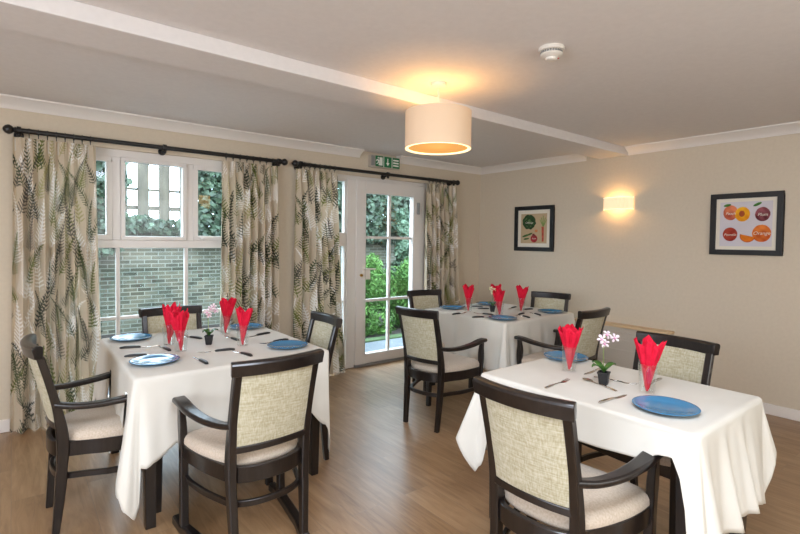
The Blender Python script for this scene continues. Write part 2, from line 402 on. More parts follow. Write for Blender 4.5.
def curtain(name, x0t, x1t, x0b, x1b, pleats, seed, label, edge_pl=.0):
    r = random.Random(seed); root = empty(name, ((x0t+x1t)/2, -.1, 0), label=label, cat='curtain', group='fern print curtains')
    nu, nv = 40*pleats, 380
    Ht = 2.095
    ug = np.linspace(0, 1, nu+1); vg = np.linspace(0, 1, nv+1)
    amp = [r.uniform(.75, 1.25) for _ in range(pleats+1)]; off = [r.uniform(-.18, .18) for _ in range(pleats+2)]
    off[0] = off[-2] = 0
    verts = np.zeros((nv+1, nu+1, 3)); fabric_w = None
    for j, v in enumerate(vg):          # v 0 at top, 1 at the hem
        q = ug*pleats; k = np.minimum(q.astype(int), pleats-1); fr = q-k
        a = np.interp(q, range(pleats+1), amp)
        depth = .012+.028*min(1, v/.25)+.012*v
        drift = np.sin(q*.9+seed)*.25*v
        ph = 2*PI*(fr+drift)
        pinch = .55*math.exp(-v/.06)
        y = depth*a*np.sin(ph) + .008*v*np.sin(3.1*q+seed*2+4*v)
        y = y*(1-.0)+pinch*.018*np.abs(np.sin(ph*1.5))
        xo = np.array(off)[k]*(1-fr)+np.array(off)[k+1]*fr
        wob = .22*np.sin(2*ph)*(.5+.5*v)/(2*PI)   # overturn of the folds
        xl = x0t+(x0b-x0t)*v**1.5; xr = x1t+(x1b-x1t)*v**1.5
        env = np.clip(np.minimum(ug, 1-ug)*8, 0, 1)
        x = xl+(xr-xl)*(ug+(xo*.5+wob)*env/pleats)
        z = Ht-(Ht-.012)*v + (.008*np.sin(ph)*v)*(1 if v < .98 else 0)
        verts[j, :, 0] = x; verts[j, :, 1] = y; verts[j, :, 2] = np.maximum(z, .008)
    fw = (x1t-x0t)*1.9
    U = np.tile(ug*fw, (nv+1, 1)).ravel(); V = np.repeat(vg*Ht, nu+1)
    ferns = []
    for row in range(-1, 11):
        for cl in range(int(fw/.075)+1):
            c, al = FC[r.choice((0, 1, 2, 3, 4, 5, 6, 0, 1, 3))]
            Lf = r.uniform(.2, .42); up = -PI/2+r.uniform(-.5, .5)
            ferns.append((cl*.075+r.uniform(-.04, .04), row*.21+r.uniform(0, .21)+.3, Lf, up, r.uniform(-.25, .25), r.uniform(.042, .078), c,
                          r.uniform(.018, .03), al, r.uniform(.45, .6)))
    r.shuffle(ferns)
    ferns.sort(key=lambda f: -sum(f[6]))
    colr = fern_field(U, V, ferns)
    cx = root.location.x
    vs = verts.reshape(-1, 3).copy(); vs[:, 0] -= cx
    me = bpy.data.meshes.new('drape')
    fs = [(j*(nu+1)+i, j*(nu+1)+i+1, (j+1)*(nu+1)+i+1, (j+1)*(nu+1)+i) for j in range(nv) for i in range(nu)]
    me.from_pydata(vs.tolist(), [], fs); me.materials.append(M['fern_fabric'])
    at = me.color_attributes.new('print', 'FLOAT_COLOR', 'POINT')
    at.data.foreach_set('color', np.c_[colr, np.ones(len(colr))].astype(np.float32).ravel())
    me.polygons.foreach_set('use_smooth', [True]*len(me.polygons))
    o = bpy.data.objects.new('drape', me); COL.objects.link(o); o.parent = root
    # heading tape behind the pleats
    w = (x1t-x0t)/2
    MB().box(-w+.01, w-.01, .018, .024, 2.0, 2.085).build('heading_tape', M['cloth'], root)
    return root
curtain('fern_curtain', -4.905, -4.412, -4.94, -4.372, 8, 3, 'fern print curtain at the far left, behind the armchair at the left edge')
curtain('fern_curtain', -3.467, -2.94, -3.50, -2.932, 8, 5, 'fern print curtain drawn to the right side of the wide window')
curtain('fern_curtain', -2.755, -2.28, -2.757, -2.155, 7, 8, 'fern print curtain on the left side of the glazed garden door')
curtain('fern_curtain', -1.05, -.553, -1.08, -.47, 7, 11, 'fern print curtain on the right of the garden door, nearest the room corner')

def rod(x0, x1, brackets, rings, label):
    RZ = 2.142; root = empty('curtain_pole', ((x0+x1)/2, -.1, RZ), label=label, cat='curtain pole', group='black curtain poles')
    cx = (x0+x1)/2
    MB().tube([(x0-cx, 0, 0), (x1-cx, 0, 0)], .0175, 14).build('pole', M['black_metal'], root)
    for x, s in ((x0, -1), (x1, 1)):
        MB().lathe([(.0, -.06*1), (.012, -.058), (.026, -.046), (.033, -.03), (.033, -.022), (.026, -.008), (.016, .0), (.022, .006), (.022, .014), (.016, .018), (0, .02)][::1] if s < 0 else
                   [(.0, .06), (.012, .058), (.026, .046), (.033, .03), (.033, .022), (.026, .008), (.016, .0), (.022, -.006), (.022, -.014), (.016, -.018), (0, -.02)], 18, (x-cx, 0, 0), 'x').build('finial', M['black_metal'], root)
    for x in brackets:
        mb = MB().lathe([(.019, -.012), (.027, -.012), (.027, .012), (.019, .012)], 18, (x-cx, 0, 0), 'x', True)
        mb.tube([(x-cx, .024, -.01), (x-cx, .06, -.02), (x-cx, .099, -.02)], .01); mb.ball((x-cx, 0, -.032), .014)
        mb.lathe([(0, .088), (.03, .088), (.03, .0995), (0, .0995)], 16, (x-cx, 0, -.02), 'y')
        mb.build('bracket', M['black_metal'], root)
    for x in rings:
        mb = MB().lathe([(.022+.004*math.cos(a), .004*math.sin(a)) for a in [2*PI*k/8 for k in range(8)]], 18, (x-cx, 0, -.004), 'x', True)
        mb.tube([(x-cx, 0, -.028), (x-cx, 0, -.046)], .003, 6)
        mb.build('ring', M['black_metal'], root)
    return root
def spread(a, b, n): return [a+(b-a)*(i+.5)/n for i in range(n)]
rod(-4.90, -2.90, [-4.87, -3.93, -2.93], spread(-4.84, -4.42, 8)+spread(-3.46, -2.96, 8), 'long black curtain pole with ball ends above the wide window')
rod(-2.735, -.56, [-2.70, -1.63, -.60], spread(-2.69, -2.29, 7)+spread(-1.04, -.63, 7), 'black curtain pole with ball ends above the garden door, under the exit sign')

# ------------------------------------------------------------------ dining armchair
def chair_proto(runners=False, k=1.0):
    root = empty('dining_armchair')
    W = M['wood']
    def sq(w, d, kk=.25):   # rounded square section
        c = kk*min(w, d)
        return [(w-c, -d), (w, -d+c), (w, d-c), (w-c, d), (-w+c, d), (-w, d-c), (-w, -d+c), (-w+c, -d)]
    for s in (-1, 1):
        path = catmull([(s*.162*k, -.220, 0), (s*.169*k, -.2, .22), (s*.174*k, -.19, .43), (s*.176*k, -.208, .58), (s*.178*k, -.24, .72), (s*.180*k, -.274, .85)], 5)
        secs = []
        for i in range(len(path)):
            z = path[i][2]; d = .016+.009*math.exp(-((z-.43)/.16)**2); w = .0165+.002*math.exp(-((z-.43)/.2)**2)
            if z < .3: d = .015+.010*max(0, z)/.3
            secs.append(sq(w, d))
        MB().sweep(path, secs, up=(0, 1, 0)).build('rear_leg', W, root)
        path = catmull([(s*.250, .195, 0), (s*.250, .200, .2), (s*.250, .203, .40), (s*.252, .208, .47), (s*.258, .2, .55), (s*.261, .205, .622)], 5)
        secs = []
        for i in range(len(path)):
            z = path[i][2]
            w = .0175 if z < .44 else .0175-.004*min(1, (z-.44)/.15); d = .02 if z < .47 else .02+.006*math.sin(min(1, (z-.47)/.12)*PI)-.004*min(1, (z-.47)/.17)
            secs.append(sq(w, d))
        MB().sweep(path, secs, up=(0, 1, 0)).build('front_leg', W, root)
        # armrest
        path = catmull([(s*.177*k, -.218, .618), (s*.2, -.14, .606), (s*.232, -.04, .606), (s*.255, .08, .618), (s*.262, .17, .632), (s*.262, .235, .634)], 6)
        secs = []
        for i in range(len(path)):
            t = i/(len(path)-1); w = .018+.013*min(1, t*1.6); secs.append(sq(w, .0135, .5))
        MB().sweep(path, secs).build('armrest', W, root, bevel=.003)
        if runners:
            MB().sweep([(s*.252, .305, .02), (s*.25, .2, .02), (s*.2, -.1, .02), (s*.16, -.235, .02)], [(.0225, -.02), (.0225, .014), (.016, .02), (-.016, .02), (-.0225, .014), (-.0225, -.02)]).build('runner', W, root, bevel=.003)
    # curved seat rail: outline from above
    half = [(.232, .212), (.245, .19), (.243, .12), (.222, 0), (.193*k, -.1), (.164*k, -.172), (.115, -.21), (.06, -.226), (0, -.23)]
    full = half + [(-x, y) for x, y in half[::-1][1:]]
    path = catmull([(x, y, .395) for x, y in full], 4)
    mb = MB().sweep(path, sq(.011, .035, .2))
    mb.sweep([(.24, .208, .395), (0, .222, .395), (-.24, .208, .395)], sq(.011, .035, .2))
    mb.build('seat_frame', W, root)
    st = [(x*.975, y*.95, .262) for x, y in half[1:]] ; st = st + [(-x, y, z) for x, y, z in st[::-1][1:]]
    MB().sweep(catmull(st, 4), sq(.009, .014, .3)).build('stretcher', W, root)
    # cushion
    out = catmull([(.235, .225), (.25, .17), (.236, .05), (.196, -.08), (.152, -.155), (.08, -.19), (0, -.195), (-.08, -.19), (-.152, -.155), (-.196, -.08), (-.236, .05), (-.25, .17), (-.235, .225), (-.1, .25), (0, .253), (.1, .25)], 4, True)
    mb = MB(); n = len(out); vs = []; rings = []
    for sc, z in ((.95, .412), (.995, .42), (1.01, .435), (1.0, .453), (.965, .467), (.9, .475), (.75, .481), (.5, .485), (.25, .486)):
        vs += [(x*sc, .02+(y-.02)*sc, z) for x, y in out]; rings.append(sc)
    vs.append((0, .02, .4865)); kr = len(rings)
    fs = [(r*n+i, r*n+(i+1) % n, (r+1)*n+(i+1) % n, (r+1)*n+i) for r in range(kr-1) for i in range(n)]
    fs += [((kr-1)*n+i, (kr-1)*n+(i+1) % n, kr*n) for i in range(n)] + [tuple(range(n-1, -1, -1))]
    mb.add(vs, fs).build('seat', M['seat_fabric'], root, smooth=60)
    # back: y of the back plane at height z, plus bow
    def by(z): return np.interp(z, [.5, .58, .72, .85, .9], [-.196, -.208, -.24, -.274, -.288])
    bow = .03
    def rail(name, z, hw, sec, tilt=0):
        p = [(x, by(z)-bow*(1-(x/(.2*k))**2)+.0, z) for x in np.linspace(-hw, hw, 15)]
        return MB().sweep(p, sec).build(name, W, root, bevel=.003)
    top_sec = [(.017, -.03), (.02, -.012), (.025, .006), (.027, .018), (.022, .027), (.008, .031), (-.008, .030), (-.017, .024), (-.018, .008), (-.017, -.03)]
    rail('top_rail', .875, .207*k, top_sec)
    rail('lower_rail', .510, .168*k, sq(.012, .016, .3))
    mb = MB(); nx, nz = 16, 14; vs = []
    for sgn in (1, -1):
        for j in range(nz+1):
            z = .526+(.849-.526)*j/nz
            for i in range(nx+1):
                x = (-.163+.326*i/nx)*k
                e = min(1, 6*min(i/nx, 1-i/nx))**.5*min(1, 6*min(j/nz, 1-j/nz)+.1)**.5
                vs.append((x, by(z)-bow*(1-(x/(.2*k))**2)+sgn*(.006+.008*e), z))
    N = (nx+1)*(nz+1); fs = []
    for j in range(nz):
        for i in range(nx):
            a = j*(nx+1)+i; fs.append((a, a+1, a+nx+2, a+nx+1)); fs.append((N+a, N+a+nx+1, N+a+nx+2, N+a+1))
    bd = [i for i in range(nx+1)]+[j*(nx+1)+nx for j in range(1, nz+1)]+[nz*(nx+1)+i for i in range(nx-1, -1, -1)]+[j*(nx+1) for j in range(nz-1, 0, -1)]
    fs += [(bd[k], N+bd[k], N+bd[(k+1) % len(bd)], bd[(k+1) % len(bd)]) for k in range(len(bd))]
    mb.add(vs, fs).build('backrest', M['back_fabric'], root, smooth=60)
    return root
p_plain = chair_proto(False, .93); p_wide = chair_proto(False, 1.0); p_sled = chair_proto(True)
CH_ = [ # rail midpoint x, y, heading, prototype, label
 (-4.02, -2.50, 1.6, p_sled, 'dark wood armchair with floor runners, its back to us at the window table'),
 (-3.555, -3.418, -86, p_plain, 'dark wood armchair with straw back nearest to us, at the right front table'),
 (-2.577, -1.725, -80, p_plain, 'dark wood armchair in the open floor before the garden door, at the corner table'),
 (-1.633, -.746, 168, p_plain, 'dark wood armchair between corner table and the curtain right of the garden door'),
 (-.709, -1.597, 108, p_plain, 'dark wood armchair at right of corner table, below the vegetable picture'),
 (-1.47, -2.50, -1, p_plain, 'dark wood armchair between the corner table and the right front table, before the radiator cover'),
 (-2.124, -3.334, 86.5, p_wide, 'dark wood armchair behind the right front table, against the plain wall'),
 (-4.015, -.68, 177.3, p_wide, 'dark wood armchair on far side of the window table, in front of the panes'),
 (-3.28, -1.61, 87, p_plain, 'dark wood armchair tucked into right side of the window table'),
 (-4.835, -1.525, -88, p_plain, 'dark wood armchair at the left edge, in front of the leftmost fern curtain'),
]
used = set()
for mx, my, deg, pr, lab in CH_:
    o = pr if pr not in used else copy_tree(pr)
    used.add(pr)
    f = (-math.sin(R(deg)), math.cos(R(deg)))
    o.location = (mx+.285*f[0], my+.285*f[1], 0); o.rotation_euler = (0, 0, R(deg))
    tag(o, lab, 'chair', 'dark wood dining armchairs')

# ------------------------------------------------------------------ tables and cloths
TH = .742
TABLES = {'A': (-4.465, -3.45, -1.925, -.80), 'B': (-1.785, -.80, -1.905, -.93), 'C': (-3.07, -2.385, -3.785, -2.815)}
TL = {'A': 'square dining table under a cream cloth, beside the wide window', 'B': 'square dining table under a cream cloth, in the corner by the garden door',
      'C': 'small dining table under a cream cloth, at the right front'}
for k, (x0, x1, y0, y1) in TABLES.items():
    cx, cy = (x0+x1)/2, (y0+y1)/2; hx, hy = (x1-x0)/2-.008, (y1-y0)/2-.008
    t = empty('dining_table', (cx, cy, 0), label=TL[k], cat='table', group='cloth covered dining tables')
    MB().box(-hx, hx, -hy, hy, TH-.028, TH).build('tabletop', M['wood'], t, bevel=.004)
    mb = MB(); a, b = hx-.06, hy-.06
    mb.box(-a, a, -b-.011, -b+.011, TH-.088, TH-.028).box(-a, a, b-.011, b+.011, TH-.088, TH-.028).box(-a-.011, -a+.011, -b, b, TH-.088, TH-.028).box(a-.011, a+.011, -b, b, TH-.088, TH-.028)
    mb.build('apron', M['wood'], t)
    for sx in (-1, 1):
        for sy in (-1, 1):
            px, py = sx*(hx-.055), sy*(hy-.036)
            w0, w1 = .023, .032
            MB().add([(px+u*w0, py+v*w0, 0) for u, v in ((-1, -1), (1, -1), (1, 1), (-1, 1))]+[(px+u*w1, py+v*w1, TH-.028) for u, v in ((-1, -1), (1, -1), (1, 1), (-1, 1))],
                     [(3, 2, 1, 0), (4, 5, 6, 7), (0, 1, 5, 4), (1, 2, 6, 5), (2, 3, 7, 6), (3, 0, 4, 7)]).build('leg', M['wood'], t, bevel=.003)

def cloth(key, ctrl, label, seed):
    """ctrl: list of (q, drop, flare, fold): q runs 0..4 round the top, whole numbers are corners
    (0 front-left, 1 front-right, 2 back-right, 3 back-left)"""
    x0, x1, y0, y1 = TABLES[key]; cx, cy = (x0+x1)/2, (y0+y1)/2; hx, hy = (x1-x0)/2, (y1-y0)/2
    r = .012; rr = random.Random(seed)
    cor = [(-hx, -hy), (hx, -hy), (hx, hy), (-hx, hy)]
    S_ = []   # base point, normal, q
    ns, nc = 64, 22
    for k in range(4):
        a, b = cor[k], cor[(k+1) % 4]; d = ((b[0]-a[0]), (b[1]-a[1])); Ls = math.hypot(*d); d = (d[0]/Ls, d[1]/Ls); nrm = (d[1], -d[0])
        # corner fan at a
        pn = cor[k-1]; dp = (a[0]-pn[0], a[1]-pn[1]); lp = math.hypot(*dp); dp = (dp[0]/lp, dp[1]/lp); n0 = (dp[1], -dp[0])
        cc = (a[0]-n0[0]*r-nrm[0]*r, a[1]-n0[1]*r-nrm[1]*r)
        for i in range(nc+1):
            th = i/nc*PI/2; n_ = (n0[0]*math.cos(th)+nrm[0]*math.sin(th), n0[1]*math.cos(th)+nrm[1]*math.sin(th))
            S_.append((cc[0]+n_[0]*r, cc[1]+n_[1]*r, n_[0], n_[1], (k-.05+.1*i/nc) % 4))
        for i in range(1, ns):
            t = i/ns; u = r+(Ls-2*r)*t
            S_.append((a[0]+d[0]*u, a[1]+d[1]*u, nrm[0], nrm[1], k+.05+.9*t))
    ctrl = sorted(ctrl); qs = [c[0] for c in ctrl]
    qq = [qs[-1]-4]+qs+[qs[0]+4]
    def val(q, i):
        vals = [ctrl[-1][i]]+[c[i] for c in ctrl]+[ctrl[0][i]]
        for a in range(len(qq)-1):
            if qq[a] <= q <= qq[a+1]:
                t = (q-qq[a])/max(qq[a+1]-qq[a], 1e-9); t = t*t*(3-2*t); return vals[a]*(1-t)+vals[a+1]*t
    n = len(S_); rows = 22; rb = .014; ztop = TH+.004
    vs = []; ph0 = rr.uniform(0, 6)
    arc = 0; arcs = []
    for i in range(n):
        arcs.append(arc); j = (i+1) % n; arc += max(math.hypot(S_[j][0]-S_[i][0], S_[j][1]-S_[i][1]), .007)
    # top rings
    rings = [0, .5, .85, .97, 1]
    vs.append((0, 0, ztop))
    for sc in rings[1:]:
        for bx, by_, nx, ny, q in S_: vs.append((bx*sc-nx*rb*(1 if sc == 1 else 0)*0, by_*sc, ztop))
    for j in range(1, rows+1):
        for i, (bx, by_, nx, ny, q) in enumerate(S_):
            dmax, fl, fo = val(q, 1), val(q, 2), val(q, 3)
            d = dmax*(j/rows)**1.15
            if d < rb*PI/2: th = d/rb; o, z = rb*math.sin(th), rb*(1-math.cos(th))
            else: o, z = rb, rb+(d-rb*PI/2)
            t = d/.45
            ff = math.sin(arcs[i]*2*PI/.17+ph0)+.5*math.sin(arcs[i]*2*PI/.093+2*ph0)
            g = max(0, t-.06)
            o2 = o+fl*g+fo*g*.026*(ff+.7)
            z2 = z*math.sqrt(max(.2, 1-(fl*1.2)**2)) if fl > 0 else z
            vs.append((bx+nx*o2, by_+ny*o2, ztop-z2))
    fs = [(0, 1+i, 1+(i+1) % n) for i in range(n)]
    tot = len(rings)-1+rows
    for k in range(tot-1):
        for i in range(n): fs.append((1+k*n+i, 1+(k+1)*n+i, 1+(k+1)*n+(i+1) % n, 1+k*n+(i+1) % n))
    o = MB().add(vs, fs).build('tablecloth', M['cloth'], None, (cx, cy, 0), smooth=80)
    sm = o.modifiers.new('cloth', 'SOLIDIFY'); sm.thickness = .0015; sm.offset = 1
    return tag(o, label, 'tablecloth', 'cream tablecloths')
SH = .075   # cloth pushed up by a tucked-in chair
cloth('A', [(3.93, .42, .05, .3), (3.985, .53, .08, 0), (0.0, .59, .07, 0), (.022, .645, .04, 0), (.036, .60, .03, 0), (.046, .42, .03, 0), (.06, .42, .05, .2), (.1, .40, .04, .3), (.2, .34, .03, .4), (.5, .30, .02, .4), (.8, .31, .02, .4),
            (.94, .44, .02, .2), (.97, .54, .02, 0), (.985, .62, .01, 0), (1.0, .60, .0, 0), (1.02, .46, 0, 0), (1.06, .3, .0, 0), (1.14, SH, .02, 0), (1.62, SH, .02, 0), (1.75, .35, .03, .5), (1.98, .5, .06, 0), (2.03, .45, .05, 0), (2.1, .2, .02, 0), (2.2, SH, .02, 0), (2.85, SH, .02, 0), (2.92, .3, .03, 0), (3.0, .55, .06, 0), (3.08, .38, .03, .2),
            (3.3, .34, .02, .3), (3.405, .34, .02, .2), (3.416, .105, .02, 0), (3.468, .105, .02, 0), (3.479, .34, .02, .2), (3.65, .36, .02, .3), (3.813, .36, .02, .2), (3.824, .105, .03, 0), (3.876, .105, .03, 0), (3.887, .38, .04, .1)],
      'cream tablecloth hanging in a long corner point, on the window table', 1)
cloth('B', [(0, .60, .10, 0), (.03, .5, .06, .2), (.08, .40, .03, .4), (.5, .38, .03, .4), (.9, .42, .03, .3), (.97, .5, .06, 0), (1, .58, .08, 0), (1.05, .4, .03, 0), (1.12, SH, .02, 0), (1.75, SH, .02, 0), (1.9, .38, .03, .3), (2, .58, .08, 0), (2.1, .3, .03, 0), (2.2, SH, .02, 0), (2.8, SH, .02, 0), (2.9, .3, .03, 0), (3, .58, .08, 0), (3.08, .40, .03, .4), (3.5, .38, .03, .5), (3.93, .42, .04, .4), (3.98, .54, .09, .2)],
      'cream tablecloth on the corner table, with a soft fold at its front corner', 2)
cloth('C', [(0, .66, .08, 0), (.03, .60, .06, .6), (.06, .48, .04, .9), (.1, .42, .04, 1.0), (.3, .385, .04, 1.1), (.5, .375, .05, 1.1), (.7, .39, .05, .7), (.86, .42, .04, .35), (.93, .46, .02, .15), (.952, .46, .01, 0), (.966, .40, .03, 0), (.98, .28, .10, 0), (1.0, .24, .14, 0), (1.04, .26, .10, 0), (1.12, .25, .05, .2),
            (1.25, SH, .02, 0), (1.75, SH, .02, 0), (1.9, .3, .04, 0), (2, .56, .06, 0), (2.1, .4, .03, .4), (2.5, .4, .03, .5), (2.93, .44, .03, .3), (2.965, .50, .04, 0), (2.99, .36, .15, 0), (3.005, .35, .17, 0), (3.03, .5, .03, 0), (3.06, .46, .02, 0), (3.14, .2, .05, 0), (3.2, .165, .07, .1), (3.6, .16, .08, .1), (3.8, .145, .1, 0), (3.87, .105, .17, 0), (3.905, .10, .18, 0), (3.93, .14, .14, 0), (3.95, .24, .08, 0), (3.97, .4, .05, 0), (3.985, .58, .06, 0)],
      'cream tablecloth caught up on a chair arm, on the right front table', 3)

# ------------------------------------------------------------------ table settings
ZT = TH+.0045
def plate_proto():
    pr = [(0, 0), (.07, 0), (.074, .003), (.082, .006), (.112, .0145), (.119, .0165), (.121, .0185), (.119, .0198), (.11, .0185), (.083, .0105), (.074, .0075), (0, .0065)]
    return MB().lathe(pr, 48).build('dinner_plate', M['plate'], smooth=50)
plates = [(-4.331, -1.657, 'blue dinner plate at front left of the window table, window glare on it'), (-4.32, -.935, 'blue dinner plate at far left of the window table, by the panes'),
          (-3.605, -1.715, 'blue dinner plate at front right of the window table, above the chair back'), (-3.575, -.96, 'blue dinner plate at far right of window table, behind a red napkin'),
          (-1.66, -1.778, 'blue dinner plate at the front corner of the corner table'), (-1.56, -1.07, 'blue dinner plate at left of corner table, by the two chair backs'),
          (-.96, -1.775, 'blue dinner plate at right of corner table, before a chair back'), (-1.03, -1.06, 'blue dinner plate at the back of the corner table, behind the orchid'),
          (-2.89, -3.61, 'large blue dinner plate at the front of the right front table'), (-2.465, -2.895, 'blue dinner plate at back of right front table, behind a napkin glass')]
pp = plate_proto(); first = True
for x, y, lab in plates:
    o = pp if first else pp.copy()
    if not first: COL.objects.link(o)
    first = False
    o.location = (x, y, ZT); tag(o, lab, 'plate', 'blue dinner plates')

def tumbler(x, y, seed, lab, nlab, grp):
    hgt, r0, r1, th = .132, .031, .039, .0022
    pr = [(0, 0), (r0, 0), (r0+.0015, .003), (r1, hgt), (r1-th*.5, hgt+.001), (r1-th, hgt), (r0-th, .008), (0, .007)]
    g = MB().lathe(pr, 32).build('drinking_glass', M['tumbler'], None, (x, y, ZT), smooth=40)
    tag(g, lab, 'drinking glass', 'napkin filled drinking glasses')
    # folded paper napkin: pleated cone with pointed tips
    r = random.Random(seed); n = 72; mb = MB()
    lean = (r.uniform(-.008, .008), r.uniform(-.006, .006))
    for layer in range(2):
        tips = 4 if layer == 0 else 3; ph = r.uniform(0, 6); top = .225+r.uniform(0, .02)-.012*layer
        tl = [r.uniform(.8, 1.1) for _ in range(tips)]
        vs = []; rows = 16
        for j in range(rows+1):
            t = j/rows
            for i in range(n):
                a = 2*PI*i/n; k = (a+ph)/(2*PI)*tips; ki = int(k) % tips; fr = k % 1
                tip = (1-abs(2*fr-1))**.8*tl[ki]
                zt = .012+(top-.05)*t+.055*tip*max(0, (t-.45)/.55)**1.2
                rad = (.006+.024*min(1, t/.62)+.030*max(0, (t-.55)/.45)**1.1)*(1-.12*layer)*(.78+.25*tip*(t > .0)+.1*math.sin(a*7+ph*3)*t+.06*math.sin(a*13+seed)*t)
                rad = min(rad, .0335 if zt < hgt+.006 else 1)
                sq = 1-.22*abs(math.sin(a+ph))   # a little flattened
                vs.append((rad*sq*math.cos(a)+lean[0]*t*2*(zt > .06), rad*math.sin(a)+lean[1]*t*2*(zt > .06), zt))
        fs = [(j*n+i, j*n+(i+1) % n, (j+1)*n+(i+1) % n, (j+1)*n+i) for j in range(rows) for i in range(n)]
        fs.append(tuple(range(n-1, -1, -1)))
        mb.add(vs, fs)
    o = mb.build('paper_napkin', M['napkin'], None, (x, y, ZT), smooth=50)
    sm = o.modifiers.new('paper', 'SOLIDIFY'); sm.thickness = .0008; sm.offset = 0
    tag(o, nlab, 'napkin', 'red paper napkins')
GL = [(-4.17, -1.262, 'back left of the window table'), (-4.16, -1.49, 'front left of the window table'), (-3.775, -1.11, 'back right of the window table, behind the pink orchid'), (-3.818, -1.54, 'front right of the window table'),
      (-1.575, -1.30, 'left of the corner table'), (-1.53, -1.635, 'front of the corner table'), (-1.164, -1.59, 'right of the corner table'), (-1.15, -1.27, 'back of the corner table, behind the white orchid'),
      (-2.692, -3.06, 'left of the right front table, before a blue plate'), (-2.738, -3.47, 'right of the right front table, by the nearest plate')]
for i, (x, y, w) in enumerate(GL):
    tumbler(x, y, 20+i, 'drinking glass with red napkin, '+w, 'red paper napkin in the glass, '+w, '')

def orchid(x, y, seed, petal, lab, turn=0, flower_n=4, sc=1.0, mx=1):
    r = random.Random(seed); root = empty('potted_orchid', (x, y, ZT), turn, lab, 'potted plant', 'small potted orchids'); root.scale = (sc, sc, sc)
    q = .031; k = .022
    mb = MB()
    mb.lathe([(0, 0), (k, 0), (k+.001, .002), (q, .05), (q+.003, .051), (q+.003, .058), (q-.002, .058), (q-.003, .052), (0, .05)], 4)
    mb.build('pot', M['pot'], root, bevel=.002, smooth=30)
    for i in range(4):
        a = i*PI/2+r.uniform(-.4, .4); L = r.uniform(.045, .07); vs = []; nseg = 9
        for j in range(nseg+1):
            t = j/nseg; w = .017*math.sin(PI*min(1, t*.92+.06))**.8; rad = L*t; z = .055+.045*math.sin(t*2.0)-.012*t
            for s, dz in ((-1, .004), (0, -.002), (1, .004)): vs.append((math.cos(a)*rad-math.sin(a)*w*s, math.sin(a)*rad+math.cos(a)*w*s, z+dz))
        fs = [(j*3+c, j*3+c+1, j*3+c+4, j*3+c+3) for j in range(nseg) for c in (0, 1)]
        o = MB().add(vs, fs).build('leaf', M['leaf'], root, smooth=80); m_ = o.modifiers.new('t', 'SOLIDIFY'); m_.thickness = .0014
    pts = catmull([(0, 0, .05), (mx*.004, .0, .12), (0, .006, .18), (mx*-.012, .012, .215), (mx*-.03, .016, .228), (mx*-.048, .018, .212)], 6)
    MB().tube(pts, .0016, 6).build('stem', M['stem'], root)
    fl = [(-.002, .006, .185, .5), (-.02, .014, .222, -.2), (.014, .002, .205, .9), (-.058, .018, .205, -.7), (-.04, .02, .232, .1)][:flower_n]
    for fx, fy, fz, ft in fl:
        f_ = MB(); f_.mi = 0
        for i in range(5):
            a = i*2*PI/5+ft; L = .021; w = .0105; vs = [(0, 0, 0)]
            for t in np.linspace(-1, 1, 7):
                aa = a+t*.52*(1 if i % 2 else .75); rad = L*(1-.28*abs(t)**2.2); vs.append((math.cos(aa)*rad, -.006+.004*abs(t), math.sin(aa)*rad))
            vs2 = [(v[0]*.5, v[1]*.3, v[2]*.5) for v in vs[1:]]
            f_.add(vs+vs2, [(0, 8+j, 9+j) for j in range(6)]+[(8+j, 1+j, 2+j, 9+j) for j in range(6)])
        f_.mi = 1; f_.ball((0, -.006, -.002), .005, 8)
        o = f_.build('flower', [petal, M['petal_heart'] if petal is M['petal'] else M['stem']], root, (mx*fx, fy-.004, fz), smooth=60)
        m_ = o.modifiers.new('t', 'SOLIDIFY'); m_.thickness = .0008
        o.rotation_euler = (r.uniform(-.3, .3), 0, r.uniform(-1.1, -.2))
orchid(-3.967, -1.372, 3, M['petal'], 'small pink orchid in a black pot in the middle of the window table', .3, 5, 1.0, -1)
orchid(-1.39, -1.435, 4, M['petal_cream'], 'small cream orchid in a black pot in the middle of the corner table', .2, 3, 1.0)
orchid(-2.767, -3.285, 5, M['petal'], 'small pale pink orchid in a black pot in the middle of the right front table', -.5, 4, 1.05, -1)

